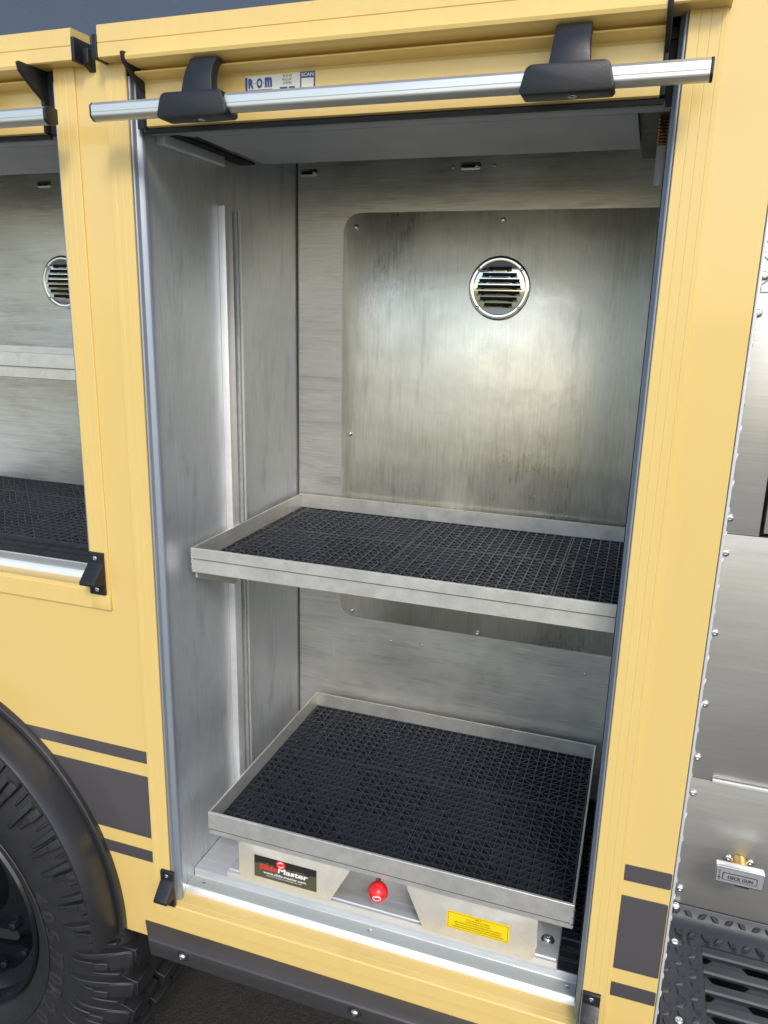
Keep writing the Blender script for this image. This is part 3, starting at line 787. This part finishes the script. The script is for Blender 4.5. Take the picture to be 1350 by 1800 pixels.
# diamonds on the upright part of the step, under the panel
for i in range(14):
    inst('tread_diamond', DM, P_, (.150 + i * .0222, YS - .0085, -1.0405), (R_(62), R_(38 if i % 2 else -38), 0), .9)
for p in ((.1495, YS - .0042, -1.0345),):
    inst('screw', SCREW_L, P_, p, (R_(-20), 0, 0), 1.2)
for p in ((.1490, 1.2270, ZP), (.1510, 1.062, ZP)):
    inst('screw', SCREW_L, P_, p, (R_(-90), 0, 0), 1.15)
# grip grating: strips with staggered hexagonal openings
G = MB(); rows = 6; pit = (gy1 - gy0) / rows
yr = gy1
for r in range(rows):
    ya = yr; ybm = ya - pit * .52; yc = ya - pit
    G.prism([(ya - .0006, ZP - .001), (ya - .0030, ZP + .0012), (ybm + .003, ZP + .0012), (ybm, ZP - .0015), (ybm, ZP - .006), (ya - .0006, ZP - .006)], 'x', gx0 + .0004, gx1)
    per = .112; off = .062 if r % 2 == 0 else .005
    hl = .066
    x = gx0 + off - per
    cur = gx0 + .0004
    while x < gx1:
        hx0, hx1 = x, x + hl
        if hx0 > cur:
            a = cur; bb = min(hx0, gx1)
            G.add([(a - .012 if a > gx0 + .01 else a, ybm - .0003, ZP - .004), (bb + .012, ybm - .0003, ZP - .004), (bb, (ybm + yc) / 2, ZP - .001), (bb + .012, yc, ZP - .004), (a - .012 if a > gx0 + .01 else a, yc, ZP - .004), (a, (ybm + yc) / 2, ZP - .001)], [(0, 1, 2, 5), (5, 2, 3, 4)])
        cur = max(cur, hx1); x += per
    yr = yc
G.build('grip_grating', 'tread', P_)
MB().box(gx0 - .01, gx1, .99, 1.25, ZP - .12, ZP - .115).build('grating_shade', 'darkgap', P_)  # near-black sheet added below for the shade in the grating openings

# ------------------------------------------------------------------ wheel
WC = (-1.3180, -1.2350)
Wl = bpy.data.objects.new('wheel', None); COL.objects.link(Wl); Wl.parent = T; Wl.location = (0, .012 * S, -.010 * S)
side = [(.2540, 1.0120), (.2580, .9960), (.2680, .9860), (.2920, .9750), (.3250, .9685), (.3600, .9680), (.3950, .9730), (.4250, .9820), (.4480, .9930), (.4660, 1.0080), (.4730, 1.0300)]
mid = 1.165
tprof = side + [(.4740, 1.10)] + [(r, 2 * mid - y) for r, y in reversed(side)]
MB().lathe(tprof, WC, 120).build('tyre', 'tyre', Wl, smooth=True)
# bead ring
MB().lathe([(.3000, .9712), (.3015, .9690), (.3045, .9685), (.3060, .9700)], WC, 120).build('sidewall_rib', 'tyre', Wl, smooth=True)
def lug_mesh(k=0):
    b = MB()
    def rad(pts, y0s, r0, r1, yt):  # block: polygon in (angle, y) extruded radially
        n = len(pts)
        v = [(r0 * math.cos(a), y, r0 * math.sin(a)) for a, y in pts] + [(r1 * math.cos(a * .96), y, r1 * math.sin(a * .96)) for a, y in pts]
        f = [(i, (i + 1) % n, n + (i + 1) % n, n + i) for i in range(n)] + [tuple(range(n, 2 * n))]
        b.add(v, f)
    # shoulder block, stepped outline
    rad([(-.042, 1.002), (.042, .998), (.048, 1.035), (.030, 1.048), (.040, 1.080), (-.012, 1.086), (-.034, 1.062), (-.054, 1.042)], 0, .450, .494, 0)
    # centre blocks
    rad([(-.020, 1.095), (.045, 1.090), (.052, 1.150), (.010, 1.160), (-.028, 1.135)], 0, .470, .502, 0)
    rad([(-.045, 1.175), (.020, 1.165), (.030, 1.235), (-.030, 1.240)], 0, .470, .502, 0)
    rad([(-.036, 1.26), (.036, 1.255), (.040, 1.345), (-.040, 1.345)], 0, .455, .500, 0)
    # shoulder side face running down the sidewall: two ribs with a notch
    def rib(a0, a1, r0, r1, out, skew):
        n = 6; v = []
        for i in range(n + 1):
            u = i / n; r = r0 + (r1 - r0) * u
            ys = .9680 + .0260 * max(0, (r - .36) / .10) ** 1.7
            aw = .78 + .22 * min(1, u * 2.2)
            ac = (a0 + a1) / 2 + skew * (1 - u); hw = (a1 - a0) / 2 * aw
            yo = ys - out * min(1, .35 + u * 3.0)
            for a, y in ((ac - hw, ys + .006), (ac - hw * .8, yo), (ac + hw * .8, yo), (ac + hw, ys + .006)):
                v.append((r * math.cos(a), y, r * math.sin(a)))
        f = [(i * 4 + j, i * 4 + 4 + j, i * 4 + 5 + j, i * 4 + 1 + j) for i in range(n) for j in range(3)]
        f += [(0, 1, 2, 3), (n * 4 + 3, n * 4 + 2, n * 4 + 1, n * 4)]
        b.add(v, f)
    rib(-.046, -.008, (.3640, .3820)[k], .4850, .0115, .006); rib(.006, .042, (.3780, .3600)[k], .4850, .0115, -.004)
    rib(-.050, -.004, .4080, .4450, .0150, .002)
    rib(-.044, .042, .4300, .4880, .0130, 0)
    rib(.062, .078, .4050, .4600, .0060, .0)
    return b.mesh('tread_block', 'tyre', None, bevel=.0012, seg=1, ang=40)
LMS = (lug_mesh(0), lug_mesh(1)); NP = 40
for i in range(NP):
    a = 2 * math.pi * i / NP + .03
    inst('tread_block', LMS[i % 2], Wl, (WC[0], 0.0 + 0.0, WC[1]), (0, -a, 0))
# embossed size marking
chars = '405/70R20'
cv = {}
a = R_(22.0)
for ch in chars:
    tx = MB(); v, f, wd, ht = text_geo(ch, 1.0, .03)
    s_ = .040 / max(ht, .6); 
    o = len(tx.v)
    pts = []
    for q, layer in ((0, 0.0015), (1, -.0022)):
        for x_, y_ in v:
            r = .3250 + y_ * s_ * .95; aa = a - x_ * s_ / .325
            ys = .9680 + .0260 * max(0, (r - .36) / .10) ** 1.7
            if r < .36: ys = .9683 + max(0, (.335 - r)) ** 2 * 6.0
            pts.append((WC[0] + r * math.cos(aa), ys + layer, WC[1] + r * math.sin(aa)))
    n = len(v)
    fa = [tuple(n + i for i in p) for p in f]
    ec = {}
    for p in f:
        for i in range(len(p)):
            e = tuple(sorted((p[i], p[(i + 1) % len(p)]))); ec[e] = ec.get(e, 0) + 1
    tx.add(pts, fa + [(e[0], e[1], n + e[1], n + e[0]) for e, c in ec.items() if c == 1])
    tx.build('size_letter', 'tyre_dusty', Wl)
    a -= R_(7.2) if ch != '/' else R_(4.6)
# rim: flange, deep barrel, disc with holes, nuts
MB().lathe([(.2570, 1.006), (.2575, .9920), (.2530, .9870), (.2480, .9890), (.2450, .9960), (.2430, 1.020), (.2330, 1.028), (.2160, 1.034), (.2100, 1.060), (.2080, 1.10), (.2075, 1.16)], WC, 96).build('rim_barrel', 'rim', Wl, smooth=True)
MB().lathe([(.2076, 1.14), (.1950, 1.125), (.175, 1.118), (.150, 1.110), (.120, 1.085), (.100, 1.080), (.095, 1.060), (.085, 1.030), (.0001, 1.026)], WC, 72).build('rim_disc', 'rim', Wl, smooth=True)
nut = MB().lathe([(.0130, 0), (.0130, -.014), (.0105, -.020), (.0001, -.021)], (0, 0), 6).mesh('wheel_nut', 'rim', None, bevel=.001)
for i in range(10):
    a = 2 * math.pi * i / 10 + .25
    inst('wheel_nut', nut, Wl, (WC[0] + .150 * math.cos(a), 1.1095, WC[1] + .150 * math.sin(a)))
bn = MB().lathe([(.0085, 0), (.0085, -.007), (.0001, -.008)], (0, 0), 6).mesh('rim_bolt', 'rim', None, bevel=.0008)
for i in range(16):
    a = 2 * math.pi * i / 16 + .1
    inst('rim_bolt', bn, Wl, (WC[0] + .205 * math.cos(a), 1.050, WC[1] + .205 * math.sin(a)))
hole = MB().prism(rpoly([(-.03, -.018), (.03, -.018), (.036, .018), (-.036, .018)], .014, 5), 'y', -.002, .002).mesh('hand_hole', 'darkgap', None)
for i in range(8):
    a = 2 * math.pi * i / 8 + .2
    inst('hand_hole', hole, Wl, (WC[0] + .182 * math.cos(a), 1.1195, WC[1] + .182 * math.sin(a)), (0, -(a - math.pi / 2), 0))

# ------------------------------------------------------------------ upper shelf
SH = thing('shelf', 'wide aluminium shelf at mid height lined with black matting', 'shelf', (-.35, 1.3, -.44))
SX0, SX1, SY0, SY1, SZ0, SZ1 = -.7050, .0040, 1.0750, 1.5180, -.4385, -.3945
pan(SX0, SX1, SY0, SY1, SZ0, SZ1, SH, hem=-.4130)
def weld(name, x, y, z0, z1, par, r=.0032, sx=1):
    b = MB(); n = int((z1 - z0) / .0034)
    for i in range(n):
        b.ball((x + random.uniform(-.0006, .0006), y + random.uniform(-.0005, .0005), z0 + (i + .5) * (z1 - z0) / n), r * random.uniform(.85, 1.15), 8, (.7, .7, .8))
    b.build(name, 'steel', par, smooth=True)
weld('weld_bead', SX0 + .0006, SY0 + .0006, SZ0 + .004, SZ1 - .006, SH)
weld('weld_bead', SX0 + .004, SY1 - .004, SZ0 + .012, SZ1 - .002, SH, .0016)
MB().prism([(1.084, -.4390), (1.222, -.4390), (1.222, -.5030), (1.205, -.5030), (1.084, -.4510)], 'x', SX0 + .001, SX0 + .005).build('support_bracket', 'tray', SH)
MB().prism([(1.084, -.4390), (1.222, -.4390), (1.222, -.5030), (1.205, -.5030), (1.084, -.4510)], 'x', SX1 - .005, SX1 - .001).build('support_bracket', 'tray', SH)

# ------------------------------------------------------------------ lower sliding tray
TR = thing('sliding_tray', 'low aluminium slide-out tray with black mats and red ball handle', 'tray', (-.34, 1.3, -1.03))
TX0, TX1, TY0, TY1, TZ0, TZ1 = -.6640, -.0215, 1.0330, 1.5130, -.9190, -.8735
pan(TX0, TX1, TY0, TY1, TZ0, TZ1, TR, hem=-.9070)
weld('weld_bead', TX1 - .0006, TY0 + .0006, TZ0 + .003, TZ1 - .004, TR)
weld('weld_bead', TX0 + .0006, TY0 + .0006, TZ0 + .008, TZ1 - .010, TR, .002)
YP = 1.0450
def plate(pts, rad, name):
    return MB().prism(rpoly(pts, rad, 5), 'y', YP, YP + .0035).build(name, 'faceplate', TR, bevel=.0006)
fl = plate([(-.6120, -.9195), (-.6120, -1.0060), (-.4330, -1.0030), (-.3900, -.9195)], [.012, .014, .010, 0], 'face_plate')
fr = plate([(-.2990, -.9195), (-.2620, -1.0070), (-.0750, -1.0100), (-.0750, -.9195)], [0, .016, .014, .014], 'face_plate')
# maker's label
b = MB(); yl = YP - .0005
x0, x1, z0, z1 = -.5800, -.4580, -.9920, -.9475
rect(b, x0, x1, z0, z1, yl, 0)
nn = 40; pr = [(x0, z0)] + [(x1, z0)] + [(x1 - (x1 - x0) * i / nn, z1 - .014 + random.uniform(-.0022, .0022) - .002 * math.sin(i * .35)) for i in range(nn + 1)]
b.add([(x, yl - .0003, z) for x, z in pr], [tuple(range(len(pr)))], 1)
yt = yl - .0006
text_fit(b, 'Slide', -.5690, -.5340, -.9735, -.9625, yt, 2, .035, .12); text_fit(b, 'Master', -.5325, -.4740, -.9735, -.9625, yt, 3, .035, .12)
text_fit(b, 'www.slide-master.com', -.5620, -.4780, -.9815, -.9765, yt, 3, .02)
text_fit(b, 'CUSTOM MADE IN AUSTIN, TEXAS', -.5560, -.4860, -.9862, -.9838, yt, 3, .01) if False else text_fit(b, 'CUSTOM MADE IN ASHTON, SD USA', -.5560, -.4860, -.9862, -.9838, yt, 3, .01)
cxx, czz = -.5270, -.9555
circ = [(cxx + .0090 * math.cos(2 * math.pi * i / 24), yt - .0002, czz + .0090 * math.sin(2 * math.pi * i / 24)) for i in range(24)]
b.add(circ, [tuple(range(24))], 2)
def swoosh(mb, cx, cz, r, y, mi):
    for s in (1, -1):
        p = []
        for i in range(9):
            u = i / 8; p.append((cx + s * r * (-.75 + 1.35 * u), cz + s * r * (.12 + .34 * math.sin(u * math.pi * .9)) ))
        q = [(a, c + s * r * (.24 * math.sin(math.pi * (i / 8)) + .03)) for i, (a, c) in enumerate(p)]
        pts = p + q[::-1]
        mb.add([(a, y, c) for a, c in pts], [(i, i + 1, len(pts) - 2 - i, len(pts) - 1 - i) for i in range(8)], mi)
swoosh(b, cxx, czz, .0085, yt - .0004, 3)
b.build('maker_label', ['ink', 'olive', 'redprint', 'white'], fl)
# yellow warning label
b = MB(); x0, x1, z0, z1 = -.2220, -.1180, -.9880, -.9540
rect(b, x0, x1, z0, z1, yl, 0)
e = .0022; t_ = .0005
for (a, c, d, f_) in ((x0 + e, x1 - e, z1 - e - t_, z1 - e), (x0 + e, x1 - e, z0 + e, z0 + e + t_), (x0 + e, x0 + e + t_, z0 + e, z1 - e), (x1 - e - t_, x1 - e, z0 + e, z1 - e)): rect(b, a, c, d, f_, yt, 1)
lines = [('AIR3', .10), ('*PULL HANDLE TO OPEN*', .42), ('*PUSH HANDLE TO CLOSE*', .44), ('*100% EXTENSION & 500 POUND DISTRIBUTED LOAD CAPACITY*', .86), ('* CHECK FULL LOCK WHILE OPENING & CLOSING SLIDEMASTER *', .84), ('* EXCEEDING THESE WEIGHT LIMITS EXCEEDS LIMITS AND DAMAGE SLIDE *', .92)]
for i, (t, wd) in enumerate(lines):
    c = (x0 + x1) / 2; hw = (x1 - x0 - .008) / 2 * wd; zt = z1 - .0042 - i * .0044
    text_fit(b, t, c - hw, c + hw, zt - .0026, zt, yt, 1, .0)
b.build('warning_label', ['warn', 'ink'], fr)
# red ball handle on its rod
b = MB().tube((-.3450, 1.035, -.9360), (-.3450, 1.12, -.9360), .004, None, 12); b.build('handle_rod', 'steel', TR, smooth=True)
BX, BY, BZ = -.3390, 1.0300, -.9430
b = MB().ball((BX, BY, BZ), .0172, 32); ball = b.build('ball_knob', 'red', TR, smooth=True)
b = MB()
# white ring emblem wrapped on the lower front of the ball
def onball(u, v, r=.01735):   # u right, v up (radians)
    return (BX + r * math.sin(u) * math.cos(v), BY - r * math.cos(u) * math.cos(v), BZ + r * math.sin(v))
u0, v0 = .20, .02
rg = []
for i in range(24):
    a = 2 * math.pi * i / 24
    rg += [onball(u0 + .44 * math.cos(a), v0 + .30 * math.sin(a)), onball(u0 + .38 * math.cos(a), v0 + .25 * math.sin(a))]
b.add(rg, [(2 * i, (2 * i + 2) % 48, (2 * i + 3) % 48, 2 * i + 1) for i in range(24)])
for s in (1, -1):
    pts = []
    for i in range(9):
        q = i / 8; uu = s * (-.30 + .62 * q); vv = s * (.03 + .12 * math.sin(q * math.pi * .9))
        pts += [onball(u0 + uu, v0 + vv), onball(u0 + uu, v0 + vv + s * .07)]
    b.add(pts, [(2 * i, 2 * i + 2, 2 * i + 3, 2 * i + 1) for i in range(8)])
b.build('ball_emblem', 'white', ball)
# slide base plate, rails, bolts
MB().box(-.6460, -.0400, 1.0580, 1.50, -1.0290, -1.0130).build('base_plate', 'bright_al', TR, bevel=.0012)
MB().box(-.6440, -.0420, 1.0640, 1.094, -1.0129, -1.0105).build('base_edge', 'floor_al', TR, bevel=.0006)
for x in (-.6150, -.0900):
    MB().box(x - .014, x + .014, 1.075, 1.50, -1.0128, -.9195).build('slide_rail', 'floor_al', TR)
MB().box(-.46, -.22, 1.150, 1.50, -1.0128, -.9700).build('centre_beam', 'floor_al', TR)
for x, y in ((-.6320, 1.098), (-.0600, 1.102)):
    inst('bolt', BOLT, TR, (x, y, -1.0130), (R_(-90), 0, 0), 1.15)

# ------------------------------------------------------------------ black grid matting, tile by tile
CELL = .287 / 16; MH = .0120
_mc = {}
def tile_mesh(ix0, ix1, iy0, iy1):
    """ribs of one tile between the cell indices (cut tiles have fewer cells)"""
    key = (ix0, ix1, iy0, iy1)
    if key in _mc: return _mc[key]
    b = MB(); c = CELL; hw = .00125; z0, z1, z2 = .0008, MH - .0003, MH
    X0, X1, Y0, Y1 = ix0 * c, ix1 * c, iy0 * c, iy1 * c
    nx0, nx1 = math.ceil(ix0), math.floor(ix1); ny0, ny1 = math.ceil(iy0), math.floor(iy1)
    def bar(x0, y0, x1, y1, w_, zt, zb_=None):
        d = Vector((x1 - x0, y1 - y0)); L = d.length
        if L < 1e-6: return
        d /= L; n = Vector((-d.y, d.x)) * w_
        zb_ = z0 if zb_ is None else zb_
        v = []
        for zz, kk in ((zb_, 1.25), (zt, .8)):
            for (x, y) in ((x0, y0), (x1, y1)):
                v += [(x + n.x * kk, y + n.y * kk, zz), (x - n.x * kk, y - n.y * kk, zz)]
        b.add(v, [(0, 2, 6, 4), (1, 5, 7, 3), (4, 6, 7, 5), (0, 4, 5, 1), (2, 3, 7, 6)])
    for i in range(nx0, nx1 + 1):
        edge = i in (0, 16)
        bar(i * c + (hw * 1.7 if i == 0 else -hw * 1.7 if i == 16 else 0), Y0, i * c + (hw * 1.7 if i == 0 else -hw * 1.7 if i == 16 else 0), Y1, hw * (1.0 if edge else 1), z2)
    for j in range(ny0, ny1 + 1):
        edge = j in (0, 16)
        bar(X0, j * c + (hw * 1.7 if j == 0 else -hw * 1.7 if j == 16 else 0), X1, j * c + (hw * 1.7 if j == 0 else -hw * 1.7 if j == 16 else 0), hw * (1.3 if edge else 1), z1 + (.0003 if edge else 0))
    if iy1 != ny1: bar(X0, Y1 - hw, X1, Y1 - hw, hw, z1)
    if iy0 != ny0: bar(X0, Y0 + hw, X1, Y0 + hw, hw, z1)
    if ix1 != nx1: bar(X1 - hw, Y0, X1 - hw, Y1, hw, z1)
    if ix0 != nx0: bar(X0 + hw, Y0, X0 + hw, Y1, hw, z1)
    for i in range(nx0, nx1):
        for j in range(ny0, ny1):
            if (i in (0, 15)) and (j in (0, 15)):
                # corner socket: plate with a round hole
                cx, cy = (i + .5) * c, (j + .5) * c; v = []; n = 10
                for q in range(n):
                    a = 2 * math.pi * q / n
                    v.append((cx + c * .32 * math.cos(a), cy + c * .30 * math.sin(a), z1 - .0006))
                    sx = max(-1, min(1, math.cos(a) * 1.42)); sy = max(-1, min(1, math.sin(a) * 1.42))
                    v.append((cx + c * .49 * sx, cy + c * .49 * sy, z1 - .0006))
                b.add(v, [(2 * q, (2 * q + 2) % (2 * n), (2 * q + 3) % (2 * n), 2 * q + 1) for q in range(n)])
                continue
            s = ((i < 8) != (j < 8))
            ii, jj = i % 8, j % 8
            if (ii + jj if s else ii + 7 - jj) % 8 in (0, 1, 2, 7): s2 = s
            else: s2 = not s if (i + j) % 3 == 0 else s
            if s2: bar(i * c, j * c, (i + 1) * c, (j + 1) * c, hw * .85, z1 - .0003)
            else: bar(i * c, (j + 1) * c, (i + 1) * c, j * c, hw * .85, z1 - .0003)
    _mc[key] = b.mesh('mat_tile', 'mat', None)
    return _mc[key]
def mats(xcuts, ycuts, z, xspan, yspan, labels, group):
    """xcuts / ycuts: tile seam positions; spans clip the outer tiles"""
    k_ = 0
    for j, y in enumerate(ycuts):
        for i, x in enumerate(xcuts):
            ix0 = max(0.0, (xspan[0] - x) / CELL); ix1 = min(16.0, (xspan[1] - x) / CELL)
            iy0 = max(0.0, (yspan[0] - y) / CELL); iy1 = min(16.0, (yspan[1] - y) / CELL)
            if ix1 - ix0 < .4 or iy1 - iy0 < .4: continue
            lab = labels[j][i]
            if lab is None: continue
            o = inst('mat_tile', tile_mesh(round(ix0, 2), round(ix1, 2), round(iy0, 2), round(iy1, 2)), None, (x, y, z), (0, 0, R_(random.uniform(-.12, .12))))
            tag(o, lab, 'mat', group)
g2 = 'black grid mat tiles lining trays and floors'
Tl = .2872
mats((-.3128 - 2 * Tl, -.3128 - Tl, -.3128), (1.3150 - Tl, 1.3150), TZ0 + .0034, (TX0 + .004, TX1 - .004), (TY0 + .004, TY1 - .004),
     (('narrow cut mat strip at the front left corner of the low tray', 'black grid mat at the front middle of the low tray, above the maker label', 'black grid mat at the front right of the low tray, above the yellow label'),
      ('small mat strip at the back left corner of the low tray', 'black grid mat along the back of the low tray, left of the seam', 'black grid mat in the back right corner of the low tray')), g2)
mats((-.3930 - Tl * 2, -.3930 - Tl, -.3930, -.3930 + Tl), (1.3350 - Tl, 1.3350), SZ0 + .0034, (SX0 + .004, SX1 - .004), (SY0 + .004, SY1 - .004),
     (('thin mat sliver at the front left end of the mid-height shelf', 'black grid mat at the front left of the mid-height shelf', 'black grid mat at the front middle of the mid-height shelf', 'narrow black mat at the front right end of the mid-height shelf'),
      ('thin mat sliver at the back left end of the mid-height shelf', 'black grid mat at the back left of the mid-height shelf', 'black grid mat at the back middle of the mid-height shelf', 'narrow black mat at the back right end of the mid-height shelf')), g2)
# compartment floor beside the tray
mats((-.2600,), (1.1350, 1.1350 + Tl), -1.0290, (-.0385, .0090), (1.1200, 1.53),
     (('strip of black mat on the compartment floor right of the low tray, nearer the sill',), ('strip of black mat on the compartment floor right of the low tray, at the back',)), g2)
def nosing(x0, x1, y0, y1, z0, lab):
    n = MB(); pr = [(y0, z0), (y0, z0 + .002)]
    L = y1 - y0
    for i in range(30):
        u = i / 29; y = y0 + .002 + (L - .004) * u; zz = z0 + .0025 + .0090 * u
        gr = (.25 < u < .42) or (.62 < u < .85)
        pr.append((y, zz + (.0008 if (gr and i % 2) else 0)))
    pr += [(y1, z0 + .0115), (y1, z0)]
    o = n.prism(pr, 'x', x0, x1).build('mat_nosing', 'nosing')
    return tag(o, lab, 'mat edging', 'sloping black mat edge strips')
nosing(-.0385, .0090, 1.0640, 1.1190, -1.0296, 'short sloping black mat edge on the floor at the right end of the sill')
# left compartment floor matting
lx = -1.0250
mats((lx - 2 * Tl, lx - Tl, lx), (1.1180, 1.1180 + Tl), ZF - .0095, (-1.99, -.8620), (1.10, LB - .002),
     (('black grid mat at the front of the left compartment floor, cut by the photo edge', 'black grid mat at the front of the left compartment floor, left of the seam', 'black grid mat at the front right of the left compartment floor'),
      ('black grid mat at the back of the left compartment floor, cut by the photo edge', 'black grid mat at the back of the left compartment floor, left of the seam', 'black grid mat in the back right corner of the left compartment floor')), g2)
nosing(lx - Tl, lx - .0006, 1.0640, 1.1175, ZF - .0096, 'sloping black mat edge at the left compartment sill, left of the seam')
nosing(lx + .0006, -.8620, 1.0640, 1.1175, ZF - .0096, 'sloping black mat edge at the left compartment sill, beside the black door stop')
